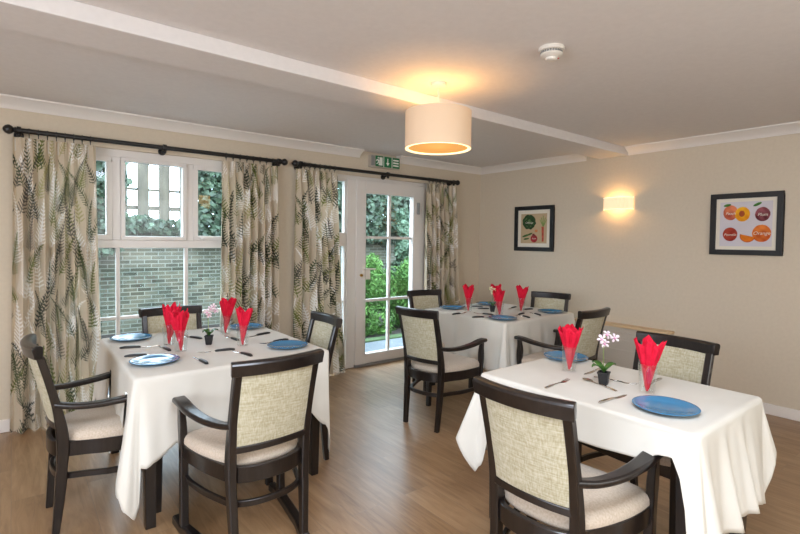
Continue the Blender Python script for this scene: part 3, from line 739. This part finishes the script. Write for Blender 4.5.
def cutlery_proto(kind, black):
    """points along +x; the head starts at x=0 and the handle ends at x=.205"""
    name = {'f': 'fork', 'k': 'table_knife', 's': 'spoon'}[kind]
    root = empty(name)
    hm = M['black_plastic'] if black else M['steel']
    hs = .095
    def strip(pts):   # x, halfwidth, z, halfthickness
        vs = []
        for x, w, z, t in pts: vs += [(x, -w, z-t), (x, w, z-t), (x, w*.8, z+t), (x, -w*.8, z+t)]
        n = len(pts); fs = [(i*4+j, i*4+(j+1) % 4, i*4+4+(j+1) % 4, i*4+4+j) for i in range(n-1) for j in range(4)]
        return vs, fs+[(3, 2, 1, 0), tuple(n*4-4+j for j in range(4))]
    if black:
        h = strip([(hs, .0055, .006, .004), (hs+.01, .0075, .0075, .006), (hs+.05, .0085, .0085, .0065), (hs+.085, .0095, .0085, .0065), (hs+.105, .0085, .0065, .005), (hs+.112, .005, .006, .003)])
    else:
        h = strip([(hs, .0028, .005, .0018), (hs+.03, .0032, .006, .0018), (hs+.08, .0065, .006, .0018), (hs+.105, .0075, .004, .0016), (hs+.112, .004, .003, .0014)]) if kind != 'k' else \
            strip([(hs, .0045, .005, .003), (hs+.03, .006, .006, .004), (hs+.09, .0075, .006, .0045), (hs+.112, .005, .005, .003)])
    MB().add(*h).build('handle', hm, root, smooth=50, bevel=.001)
    if kind == 'k':
        MB().add(*strip([(0, .0015, .002, .0006), (.012, .006, .002, .0008), (.04, .0085, .002, .0009), (.08, .0085, .003, .001), (hs, .005, .005, .002)])).build('blade', M['steel'], root, smooth=50)
    elif kind == 'f':
        mb = MB(); mb.add(*strip([(.04, .0108, .003, .0008), (.052, .0108, .0022, .0008), (.066, .006, .003, .0011), (.076, .003, .005, .0016), (hs, .003, .006, .0018)]))
        for q in (-.009, -.003, .003, .009):
            mb.add(*[[(x, y+q, z) for x, y, z in a] if i == 0 else a for i, a in enumerate(strip([(0, .0006, .009, .0005), (.02, .0013, .005, .0006), (.041, .0017, .003, .0008)]))])
        mb.build('tines', M['steel'], root, smooth=50)
    else:
        vs = []; mb = MB(); n = 14
        for j in range(n+1):
            t = j/n; x = .058*t; w = .0175*math.sin(PI*(.04+.9*t))**.6; dip = math.sin(PI*t)
            for s in (-1, -.5, 0, .5, 1): vs.append((x, w*s, .0075-.006*dip*(1-s*s)))
        mb.add(vs, [(j*5+c, j*5+c+1, j*5+c+6, j*5+c+5) for j in range(n) for c in range(4)])
        mb.add(*strip([(.055, .004, .006, .0011), (.068, .0028, .006, .0014), (hs, .0028, .005, .0018)]))
        mb.build('bowl', M['steel'], root, smooth=60)
    return root
CUT = [ # kind, black handle, head xy, handle-end xy, label
 ('f', 1, (-4.246, -1.249), (-4.425, -1.195), 'black handled fork between two plates at left of window table'),
 ('k', 1, (-4.228, -1.488), (-4.44, -1.44), 'black handled knife just behind the front left plate of window table'),
 ('k', 1, (-4.225, -1.235), (-4.205, -1.44), 'black handled knife seen between the two left glasses of window table'),
 ('k', 1, (-4.137, -1.675), (-4.124, -1.86), 'black handled knife pointing to the orchid, right of the front left plate'),
 ('f', 1, (-4.085, -1.575), (-3.89, -1.61), 'black handled fork lying crosswise in front of the pink orchid'),
 ('k', 1, (-3.91, -1.64), (-3.874, -1.83), 'black handled knife in front of the front right glass, window table'),
 ('k', 1, (-3.70, -1.30), (-3.515, -1.25), 'black handled knife behind a fork at right edge of window table'),
 ('f', 1, (-3.708, -1.553), (-3.51, -1.525), 'black handled fork behind the front right plate of window table'),
 ('f', 1, (-3.80, -1.195), (-3.785, -1.385), 'black handled fork between the two right glasses of window table'),
 ('f', 1, (-4.03, -1.02), (-3.955, -1.19), 'black handled fork behind the pink orchid on window table'),
 ('k', 1, (-1.345, -1.12), (-1.41, -.965), 'black handled knife by the left plate on corner table, behind left glass'),
 ('f', 1, (-1.66, -1.345), (-1.85, -1.365), 'black handled fork at left edge of corner table'),
 ('k', 1, (-1.64, -1.66), (-1.82, -1.575), 'black handled knife in front of the left glass on corner table'),
 ('f', 1, (-1.60, -1.40), (-1.56, -1.595), 'black handled fork lying before the cream orchid on corner table'),
 ('k', 1, (-1.33, -1.02), (-1.235, -1.18), 'black handled knife beside the back plate on corner table'),
 ('f', 1, (-1.42, -1.19), (-1.28, -1.30), 'black handled fork just left of the cream orchid'),
 ('k', 1, (-1.13, -1.41), (-.94, -1.36), 'black handled knife between the two right glasses on corner table'),
 ('f', 1, (-1.42, -1.72), (-1.235, -1.68), 'black handled fork in front of right glass on corner table'),
 ('k', 1, (-1.36, -1.72), (-1.42, -1.88), 'black handled knife between the front and right plates, corner table'),
 ('k', 1, (-1.13, -1.66), (-1.22, -1.85), 'black handled knife at left of the right plate, corner table'),
 ('f', 1, (-1.13, -1.50), (-.93, -1.553), 'black handled fork behind the right glass on corner table'),
 ('f', 0, (-2.81, -3.146), (-3.045, -3.16), 'steel fork at left of right front table, before the first glass'),
 ('s', 0, (-2.754, -3.145), (-2.823, -3.378), 'steel spoon lying in front of the orchid pot on right front table'),
 ('k', 0, (-2.81, -3.428), (-3.04, -3.415), 'steel knife left of the nearest plate on right front table'),
 ('f', 0, (-2.652, -3.385), (-2.69, -3.19), 'steel fork just behind the orchid pot on right front table'),
 ('k', 0, (-2.62, -3.138), (-2.48, -3.138), 'steel knife beside the back plate on right front table'),
 ('k', 0, (-2.63, -3.413), (-2.45, -3.408), 'steel knife behind the right hand glass on right front table'),
]
protos = {}
for kd, bl, hd, he, lab in CUT:
    if (kd, bl) not in protos: protos[kd, bl] = o = cutlery_proto(kd, bl)
    else: o = copy_tree(protos[kd, bl])
    d = Vector((he[0]-hd[0], he[1]-hd[1])); L = d.length; d.normalize()
    o.location = (he[0]-d.x*.207, he[1]-d.y*.207, ZT); o.rotation_euler = (0, 0, math.atan2(d.y, d.x))
    tag(o, lab, {'f': 'fork', 'k': 'knife', 's': 'spoon'}[kd], {1: 'black handled cutlery', 0: 'steel cutlery'}[bl])

# ------------------------------------------------------------------ pendant lamp
def pendant(x, y, lab):
    root = empty('pendant_lamp', (x, y, H), label=lab, cat='pendant lamp', group='drum pendant lamps')
    MB().lathe([(0, 0), (.05, 0), (.05, -.012), (.042, -.024), (.012, -.028), (0, -.028)], 28).build('ceiling_rose', M['plastic_white'], root)
    MB().tube([(0, 0, -.028), (0, 0, -.26)], .004, 8).build('cord', M['plastic_white'], root)
    r, t, b = .204, -.178, -.402
    MB().lathe([(r, b), (r, t), (r-.003, t), (r-.003, b)], 64, closed=True).build('shade', M['shade'], root, smooth=50)
    MB().lathe([(r-.0035, b-.0005), (r-.0005, b-.003), (r-.0035, b-.005), (r-.02, b-.001), (r-.02, b+.003), (r-.006, b+.003)], 96, closed=True).build('rim', M['shade_in'], root, smooth=50)
    MB().lathe([(0, b+.004), (r-.02, b+.004), (r-.02, b+.007), (0, b+.007)], 64).build('diffuser', M['diffuser'], root, smooth=50)
    mb = MB().lathe([(.02, t-.02), (.024, t-.02), (.024, t-.023), (.02, t-.023)], 20, closed=True)
    for k in range(3):
        a = k*2*PI/3; mb.tube([(.022*math.cos(a), .022*math.sin(a), t-.0215), ((r-.003)*math.cos(a), (r-.003)*math.sin(a), t-.003)], .0018, 6)
    mb.build('spider', M['plastic_white'], root)
    mb = MB().ball((0, 0, -.3), .028); mb.build('bulb', M['bulb'], root)
    for nm, z, e in (('bulb_light', -.265, 7), ('down_light', -.45, 4)):
        l = bpy.data.lights.new(nm, 'POINT'); l.energy = e; l.color = lin((255, 196, 120)); l.shadow_soft_size = .03 if nm == 'bulb_light' else .12
        lo = bpy.data.objects.new(nm, l); COL.objects.link(lo); lo.parent = root; lo.location = (0, 0, z)
    return root
pendant(-2.845, -2.215, 'white drum pendant lamp hanging from the ceiling in the middle of the room')
pendant(-6.2, -2.5, 'white drum pendant lamp hanging over the left part of the room')

# wall light: pleated half drum
sc = empty('wall_light', (0, -1.915, 1.815), label='pleated cream half drum wall light glowing on the right wall', cat='wall light')
mb = MB(); n = 180; vs = []
for rr_ in (0, -.002):
    for z in (-.058, .06):
        for i in range(n+1):
            a = PI/2+PI*i/n; pl = .003*math.sin(i*2*PI/6)
            vs.append(((.115+rr_+pl)*math.cos(a)*.95-.006, (.152+rr_+pl)*math.sin(a), z))
N = n+1
fs = []
for i in range(n):
    fs += [(i, i+1, N+i+1, N+i), (2*N+i, 3*N+i, 3*N+i+1, 2*N+i+1), (i, 2*N+i, 2*N+i+1, i+1), (N+i, N+i+1, 3*N+i+1, 3*N+i)]
mb.add(vs, fs).build('shade', M['sconce'], sc, smooth=30)
mb = MB()
for z in (-.06, .061):
    p = [((-.117)*math.sin(PI*i/40)*.95-.006, .154*math.cos(PI*i/40), z) for i in range(41)]
    mb.tube(p, .003, 6)
mb.build('trim_band', M['shade_in'], sc)
MB().box(-.014, 0, -.04, .04, -.04, .04).box(-.06, -.014, -.008, .008, -.008, .008).build('back_plate', M['plastic_white'], sc, bevel=.003)
MB().ball((-.06, 0, 0), .022).build('bulb', M['bulb'], sc)
for z, e in ((.012, 3.4), (-.02, 1.9)):
    l = bpy.data.lights.new('bulb_light', 'POINT'); l.energy = e; l.color = lin((255, 200, 128)); l.shadow_soft_size = .022
    lo = bpy.data.objects.new('bulb_light', l); COL.objects.link(lo); lo.parent = sc; lo.location = (-.07, 0, z)

# smoke detector
sd = empty('smoke_detector', (-2.79, -2.98, H), label='white round smoke detector on the ceiling', cat='smoke detector')
MB().lathe([(0, 0), (.062, 0), (.064, -.006), (.062, -.018), (.052, -.02), (0, -.02)], 40).build('base', M['plastic_white'], sd)
mb = MB()
for k in range(24):
    a = 2*PI*k/24; c, s_ = math.cos(a), math.sin(a); mb.box(.05*c-.003, .05*c+.003, .05*s_-.003, .05*s_+.003, -.03, -.019)
mb.build('vent_ribs', M['plastic_grey'], sd)
MB().lathe([(0, -.019), (.046, -.02), (.046, -.03), (.054, -.031), (.054, -.037), (.04, -.048), (.03, -.05), (.028, -.06), (.02, -.064), (0, -.064)], 40).build('sensor_head', M['plastic_white'], sd)
MB().ball((.03, -.02, -.046), .006).build('indicator', M['napkin'], sd)

# ------------------------------------------------------------------ exit sign
ex = empty('exit_sign', (-1.635, 0, 2.283), label='green and white emergency exit sign above the garden door', cat='exit sign')
MB().box(-.2, .2, -.06, 0, -.068, .066).build('housing', M['sign_case'], ex, bevel=.006)
MB().box(-.2, -.15, -.064, -.06, -.055, .055).build('battery_cover', M['plastic_grey'], ex, bevel=.003)
pn = MB().box(-.142, .196, -.064, -.06, -.058, .058).build('panel', M['green_sign'], ex)
mb = MB(); Y0, Y1 = -.0655, -.064
def plate_poly(pts):
    n = len(pts); mb.add([(x, Y0, z) for x, z in pts]+[(x, Y1, z) for x, z in pts], [tuple(range(n)), tuple(range(2*n-1, n-1, -1))]+[(i, n+i, n+(i+1) % n, (i+1) % n) for i in range(n)])
plate_poly([(-.034, -.058), (-.026, -.058), (-.026, .058), (-.034, .058)]); plate_poly([(.082, -.058), (.09, -.058), (.09, .058), (.082, .058)])
plate_poly([(-.09, -.045), (-.048, -.045), (-.048, .045), (-.09, .045)])           # doorway
plate_poly([(.02, .04), (.032, .04), (.032, -.008), (.05, -.008), (.026, -.042), (.002, -.008), (.02, -.008)])   # arrow
for zz in (.03, 0, -.03): plate_poly([(.102, zz-.008), (.18, zz-.008), (.18, zz+.008), (.102, zz+.008)])
def limb(pts, w):
    for (a, b), (c, d) in zip(pts[:-1], pts[1:]):
        l = math.hypot(c-a, d-b); nx, nz = -(d-b)/l*w, (c-a)/l*w; plate_poly([(a+nx, b+nz), (c+nx, d+nz), (c-nx, d-nz), (a-nx, b-nz)])
limb([(-.112, .018), (-.1, -.006)], .009); limb([(-.1, -.006), (-.088, -.022), (-.098, -.044)], .005); limb([(-.1, -.006), (-.114, -.024), (-.13, -.03)], .005)
limb([(-.112, .018), (-.094, .006), (-.082, .012)], .004); limb([(-.112, .018), (-.13, .012), (-.134, -.004)], .004)
plate_poly([(-.106+.009*math.cos(a), .036+.009*math.sin(a)) for a in [2*PI*k/12 for k in range(12)]])
mb.build('pictogram', M['sign_white'], pn, smooth=0)

# ------------------------------------------------------------------ framed prints
def painted_plane(name, w, h, nx, ny, paint, parent, loc):
    """a sheet facing -x with its print in a colour attribute; paint(U,V) gives colour, U right 0..1, V up 0..1"""
    u = np.linspace(0, 1, nx+1); v = np.linspace(0, 1, ny+1); U, V = np.meshgrid(u, v)
    U = U.ravel(); V = V.ravel(); col = paint(U, V)
    vs = np.c_[np.zeros(len(U)), -(U-.5)*w, (V-.5)*h]
    fs = [(j*(nx+1)+i, j*(nx+1)+i+1, (j+1)*(nx+1)+i+1, (j+1)*(nx+1)+i) for j in range(ny) for i in range(nx)]
    me = bpy.data.meshes.new(name); me.from_pydata(vs.tolist(), [], fs); me.materials.append(M['print'])
    at = me.color_attributes.new('print', 'FLOAT_COLOR', 'POINT')
    at.data.foreach_set('color', np.c_[col, np.ones(len(col))].astype(np.float32).ravel())
    o = bpy.data.objects.new(name, me); COL.objects.link(o); o.parent = parent; o.location = loc
    return o
def ell(U, V, cx, cy, rx, ry, rot=0):
    c, s = math.cos(rot), math.sin(rot); x, y = U-cx, V-cy
    return ((x*c+y*s)/rx)**2+((-x*s+y*c)/ry)**2
def blot(U, V, seed, n=7, f=14):
    r = random.Random(seed); o = np.zeros_like(U)
    for _ in range(n):
        a, b, p = r.uniform(-f, f), r.uniform(-f, f), r.uniform(0, 6); o += np.sin(a*U+b*V+p)
    return o/n
def put(col, m, c, jitter=None, amt=.0):
    c = np.array(lin(c)); col[m] = c if jitter is None else c*(1+amt*jitter[m][:, None])
def fruit(U, V):
    col = np.empty((len(U), 3)); n = blot(U, V, 1); n2 = blot(U, V, 2, 9, 40)
    col[:] = lin((206, 200, 206)); col *= (1+.05*n[:, None])
    def f(cx, cy, rx, ry, c, c2, rot=0, amt=.3):
        e = ell(U, V, cx, cy, rx, ry, rot)*(1+.06*n2); m = e < 1; mm = np.clip(.5+n2*.9+(V-cy)/ry*.25, 0, 1)[:, None]
        cc = np.array(lin(c))*(1-mm)+np.array(lin(c2))*mm; col[m] = cc[m]
    f(.21, .76, .145, .17, (150, 48, 44), (224, 132, 92)); f(.44, .72, .145, .165, (214, 130, 20), (240, 180, 40)); f(.43, .73, .055, .07, (130, 58, 34), (180, 90, 50))
    f(.14, .93, .075, .03, (44, 96, 44), (80, 134, 62), .2); f(.82, .71, .14, .155, (86, 34, 40), (150, 84, 92)); f(.72, .93, .085, .03, (50, 104, 40), (100, 150, 70), .45)
    f(.21, .27, .145, .155, (130, 34, 28), (178, 72, 50)); f(.81, .29, .175, .19, (186, 80, 28), (224, 130, 60))
    e = ell(U, V, .55, .24, .15, .15); m = (e < 1) & (V < .24-.25*(U-.55)); put(col, m, (214, 116, 30), n2, .4)
    m = (e < 1) & (e > .8) & (V < .24-.25*(U-.55)); put(col, m, (186, 78, 24), n2, .3)
    return col
def veg(U, V):
    col = np.empty((len(U), 3)); n = blot(U, V, 3); n2 = blot(U, V, 4, 9, 50)
    col[:] = lin((190, 166, 132)); col *= (1+.06*n[:, None])
    e = ell(U, V, .32, .72, .26, .25)*(1+.3*n2); m = e < 1; put(col, m, (48, 74, 44), n2, .7)
    m = (e < .5) & (n2 > .1); put(col, m, (84, 110, 70), n2, .4)
    for cx, cy, rx, ry, ro in ((.2, .26, .15, .035, .3), (.33, .3, .14, .03, .35), (.22, .15, .11, .03, .15)):
        put(col, ell(U, V, cx, cy, rx, ry, ro) < 1, (62, 96, 48), n2, .5)
    put(col, ell(U, V, .52, .16, .13, .13) < 1+.1*0, (160, 52, 56), n2, .4); put(col, ell(U, V, .5, .28, .05, .05) < 1, (120, 60, 56), n2, .3)
    put(col, ell(U, V, .6, .42, .06, .045) < 1, (206, 130, 84), n2, .3)
    m = (np.abs(U-.85+.03*(V-.3)) < .035+.02*(V-.1)) & (V > .06) & (V < .56); put(col, m, (184, 84, 66), n2, .5)
    for a in (-.5, -.25, 0, .25, .5):
        d = np.abs((U-.86)-(V-.55)*a); m = (d < .016) & (V > .55) & (V < .92-.25*abs(a)); put(col, m, (128, 148, 86), n2, .3)
    return col
def text_mesh(txt, size, parent, loc, material, shear=.25):
    cu = bpy.data.curves.new('t', 'FONT'); cu.body = txt; cu.size = size; cu.shear = shear; cu.align_x = 'CENTER'; cu.align_y = 'CENTER'
    to = bpy.data.objects.new('t', cu); COL.objects.link(to)
    bpy.context.view_layer.update()
    me = bpy.data.meshes.new_from_object(to.evaluated_get(bpy.context.evaluated_depsgraph_get()))
    bpy.data.objects.remove(to); me.materials.clear(); me.materials.append(material)
    o = bpy.data.objects.new('lettering', me); COL.objects.link(o); o.parent = parent
    o.matrix_local = Matrix.Translation(loc) @ Matrix(((0, 0, -1, 0), (-1, 0, 0, 0), (0, 1, 0, 0), (0, 0, 0, 1)))
    return o
def picture(y0, y1, z0, z1, lab, paint, fw, mw, texts, res):
    cy, cz = (y0+y1)/2, (z0+z1)/2; w, h = abs(y1-y0), z1-z0
    root = empty('framed_print', (0, cy, cz), label=lab, cat='picture')
    mb = MB(); a, b = w/2, h/2
    mb.box(-.028, 0, -a, a, b-fw, b).box(-.028, 0, -a, a, -b, -b+fw).box(-.028, 0, -a, -a+fw, -b+fw, b-fw).box(-.028, 0, a-fw, a, -b+fw, b-fw)
    mb.build('frame', M['frame_black'], root, bevel=.003)
    MB().box(-.012, -.002, -a+fw, a-fw, -b+fw, b-fw).build('mount', M['mount'], root, smooth=0)
    pw, ph = w-2*fw-2*mw, h-2*fw-2*mw
    p = painted_plane('print', pw, ph, res, int(res*ph/pw), paint, root, (-.0135, 0, 0))
    for t, u, v, s in texts: text_mesh(t, s, p, (-.001, -(u-.5)*pw, (v-.5)*ph), M['mount'])
    return root
picture(-2.768, -3.298, 1.318, 1.851, 'black framed print of peaches, plum and orange on the right wall', fruit, .045, .03, [('Peach', .21, .74, .032), ('Plum', .82, .70, .036), ('Pomelo', .21, .26, .03), ('Orange', .81, .29, .04)], 160)
picture(-.598, -1.155, 1.30, 1.842, 'black framed print of green vegetables and carrot near the room corner', veg, .048, .045, [('Cabbage', .32, .70, .032), ('Radish', .52, .16, .022)], 130)

# radiator cover on the right wall
rc = empty('radiator_cover', (0, -2.0, 0), label='beige slatted radiator cover with pale wood top on the right wall', cat='radiator cover')
ry0, ry1 = -.475, .50
mb = MB().box(-.115, -.09, ry0, ry1, .06, .553).box(-.115, 0, ry0, ry0+.02, .0, .553).box(-.115, 0, ry1-.02, ry1, .0, .553)
mb.build('casing', M['rad'], rc, bevel=.003)
for z in (.5, .42, .32, .2): MB().box(-.121, -.115, ry0+.03, ry1-.03, z-.005, z+.012).build('slat', M['rad'], rc, bevel=.002)
MB().box(-.13, 0, ry0-.015, ry1+.015, .553, .578).build('shelf', M['rad_top'], rc, bevel=.004)

# ------------------------------------------------------------------ garden outside
GZ = -.08
struct(MB().box(-16, 8, .2, 1.5, GZ-.1, GZ).build('patio', M['paving'], smooth=0)); bpy.data.objects['patio']['kind'] = 'structure'
struct(MB().box(-16, 8, 1.5, 12, GZ-.1, GZ+.01).build('garden_ground', M['soil'], smooth=0))
struct(MB().box(-1.9, 3.5, 1.32, 1.5, GZ, GZ+.02).build('lawn', M['lawn'], smooth=0))
BWY = 4.0
struct(MB().box(-16, 8, BWY, BWY+.22, GZ, 1.48).box(-16, 8, BWY-.02, BWY+.24, 1.48, 1.54).build('garden_wall', M['brick'], smooth=0))
# fence of spaced boards on the wall
fn = empty('board_fence', (-2.5, BWY+.3, GZ), label='weathered fence of spaced upright boards beyond the brick wall', cat='fence')
for k in range(44):
    x = -8.0+k*.315
    MB().box(x-.085, x+.085, 0, .022, .0, 3.15+.04*math.sin(k*2.3)).build('board', M['fence'], fn)
MB().box(-8.2, 6, .022, .07, 1.93, 2.0).box(-8.2, 6, .022, .05, 2.24, 2.28).build('rail', M['fence'], fn)

def leaves(name, n, place, size, m, parent=None, seed=1, aspect=.6, loc=(0, 0, 0)):
    r = np.random.default_rng(seed); P, Nn = place(r, n); n = len(P)
    d = r.normal(size=(n, 3)); d -= Nn*np.sum(d*Nn, 1)[:, None]; d /= np.linalg.norm(d, axis=1)[:, None]
    b = np.cross(Nn, d); s = (size*r.uniform(.6, 1.3, n))[:, None]
    vs = np.stack([P-d*s, P+b*s*aspect*.9+Nn*s*.12-d*s*.2, P+d*s, P-b*s*aspect*.9+Nn*s*.12-d*s*.2], 1).reshape(-1, 3)
    fs = np.arange(4*n).reshape(n, 4)
    me = bpy.data.meshes.new(name); me.from_pydata(vs.tolist(), [], fs.tolist()); me.materials.append(m)
    o = bpy.data.objects.new(name, me); COL.objects.link(o); o.location = loc
    if parent: o.parent = parent
    return o
def unit(v): return v/np.linalg.norm(v, axis=1)[:, None]
def sheet_place(x0, x1, z0, z1, y, depth, gaps=None):
    def f(r, n):
        P = np.c_[r.uniform(x0, x1, n), y-np.abs(r.normal(0, depth, n)), r.uniform(z0, z1, n)]
        if gaps is not None: P = P[gaps(P, r)]
        Nn = unit(np.c_[r.normal(0, .6, len(P)), -np.ones(len(P)), r.normal(.4, .6, len(P))]); return P, Nn
    return f
# ivy over the wall top and the left and right stretches
def lump(P, r):
    x, z = P[:, 0], P[:, 2]
    top = 1.72+.12*np.sin(x*2.1)+.09*np.sin(x*5.3+1)
    left = (x < -3.6+.05*np.sin(z*9)+.05*np.sin(z*23)) & (z > .9+.3*np.sin(x*3)) & (z < 3.2)
    right = (x > -2.62+.12*np.sin(z*4)) & (z > 1.35) & (z < 3.2)
    band = (z > 1.42+.1*np.sin(x*3.3)) & (z < top)
    return (left | right | band) & (r.uniform(size=len(P)) < .92)
ivy = leaves('ivy', 52000, sheet_place(-5.2, 3.2, .3, 3.2, BWY-.02, .14, lump), .062, M['ivy'], seed=5, aspect=.75)
tag(ivy, 'dark green ivy growing over the brick garden wall', 'ivy', kind='stuff')
def shrub(x, y, h, w, n, m, size, lab, seed, name='conifer_shrub', asp=.28):
    root = empty(name, (x, y, GZ+.02), label=lab, cat='shrub', group='shrubs in the garden')
    def pl(r, n):
        k = 20; cs = np.c_[r.uniform(-.55, .55, k)*w, r.uniform(-.4, .4, k)*w, r.uniform(.08, .86, k)*h]; cr = r.uniform(.26, .4, k)*w*1.15*(1.15-.5*cs[:, 2]/h)
        i = r.integers(0, k, n); v = unit(r.normal(size=(n, 3))); q = r.uniform(.6, 1, n)[:, None]
        P = cs[i]+v*cr[i][:, None]*q*np.array([1, 1, 1.35]); P[:, 2] = np.maximum(P[:, 2], .04)
        return P, unit(v+r.normal(0, .5, (n, 3)))
    leaves('foliage', n, pl, size, m, root, seed, asp)
    mb = MB()
    for k in range(4):
        a = k*1.7+seed; mb.tube([(.03*math.cos(a), .03*math.sin(a), 0), (.1*w*math.cos(a), .1*w*math.sin(a), h*.4), (.3*w*math.cos(a), .3*w*math.sin(a), h*.75)], [.02, .014, .006], 7)
    mb.build('stem', M['bark'], root)
    return root
shrub(-.52, 1.95, 1.22, .66, 11000, M['conifer'], .045, 'lime green conifer shrub outside the door, left of the glazing bar', 2)
shrub(.5, 2.0, 1.2, .66, 11000, M['conifer'], .045, 'lime green conifer shrub outside the door, right of the glazing bar', 3)
shrub(1.4, 3.35, 2.3, .5, 6000, M['laurel'], .06, 'pale leaved laurel shrub by the brick wall behind the conifers', 7, 'laurel_shrub', .5)
shrub(-1.75, 2.3, 1.2, .36, 4500, M['conifer'], .045, 'lime green conifer shrub seen through the narrow sidelight', 9)
shrub(-4.35, 2.9, .75, .42, 3000, M['ivy'], .05, 'low dark shrub outside at the lower left of the wide window', 12, 'evergreen_shrub', .5)

# ------------------------------------------------------------------ light
w = bpy.data.worlds.new('sky'); S.world = w; w.use_nodes = True
bg = w.node_tree.nodes['Background']; bg.inputs[0].default_value = (.78, .89, 1.0, 1); bg.inputs[1].default_value = 13.0
def area(name, loc, rot, sx, sy, e, col):
    l = bpy.data.lights.new(name, 'AREA'); l.shape = 'RECTANGLE'; l.size = sx; l.size_y = sy; l.energy = e; l.color = col
    o = bpy.data.objects.new(name, l); COL.objects.link(o); o.location = loc; o.rotation_euler = rot; return o
day = (.86, .97, 1.13)
area('daylight_back', (-3.1, YB-.15, 1.5), (R(-90), R(180), 0), 2.3, 1.3, 72, day)
area('daylight_back', (-6.0, YB-.15, 1.5), (R(-90), R(180), 0), 1.7, 1.3, 34, day)
area('daylight_side', (XL-.15, -3.9, 1.5), (0, R(-90), 0), 1.3, 2.9, 116, day)
area('added_bounce_fill', (-4.45, -4.15, H-.02), (0, 0, 0), 1.3, .8, 70, (.9, .99, 1.14))  # added fill lamp without a fixture, stands in for flash bounced off the ceiling

# ------------------------------------------------------------------ camera (solved from the room's lines)
cam = bpy.data.cameras.new('camera'); co = bpy.data.objects.new('camera', cam); COL.objects.link(co)
yaw, pitch, roll, f = R(51.379436), R(-1.726877), R(.722288), 484.702
F = Vector((math.cos(yaw)*math.cos(pitch), math.sin(yaw)*math.cos(pitch), math.sin(pitch)))
Rt = Vector((math.sin(yaw), -math.cos(yaw), 0)); Up = Rt.cross(F)
R2 = Rt*math.cos(roll)+Up*math.sin(roll); U2 = Up*math.cos(roll)-Rt*math.sin(roll)
m = Matrix.Identity(4)
for i in range(3): m[i][0], m[i][1], m[i][2] = R2[i], U2[i], -F[i]
m.translation = Vector((-4.91009, -4.43730, 1.40417)); co.matrix_world = m
cam.sensor_width = 36; cam.lens = f*36/800; cam.shift_y = -11.657/800; cam.clip_start = .05
S.camera = co
S.view_settings.view_transform = 'Standard'; S.view_settings.look = 'None'; S.view_settings.gamma = 1; S.view_settings.use_curve_mapping = False
S.view_settings.exposure = 0.02
S.cycles.max_bounces = 10; S.cycles.transparent_max_bounces = 16; S.cycles.diffuse_bounces = 5
S.cycles.sample_clamp_indirect = 6
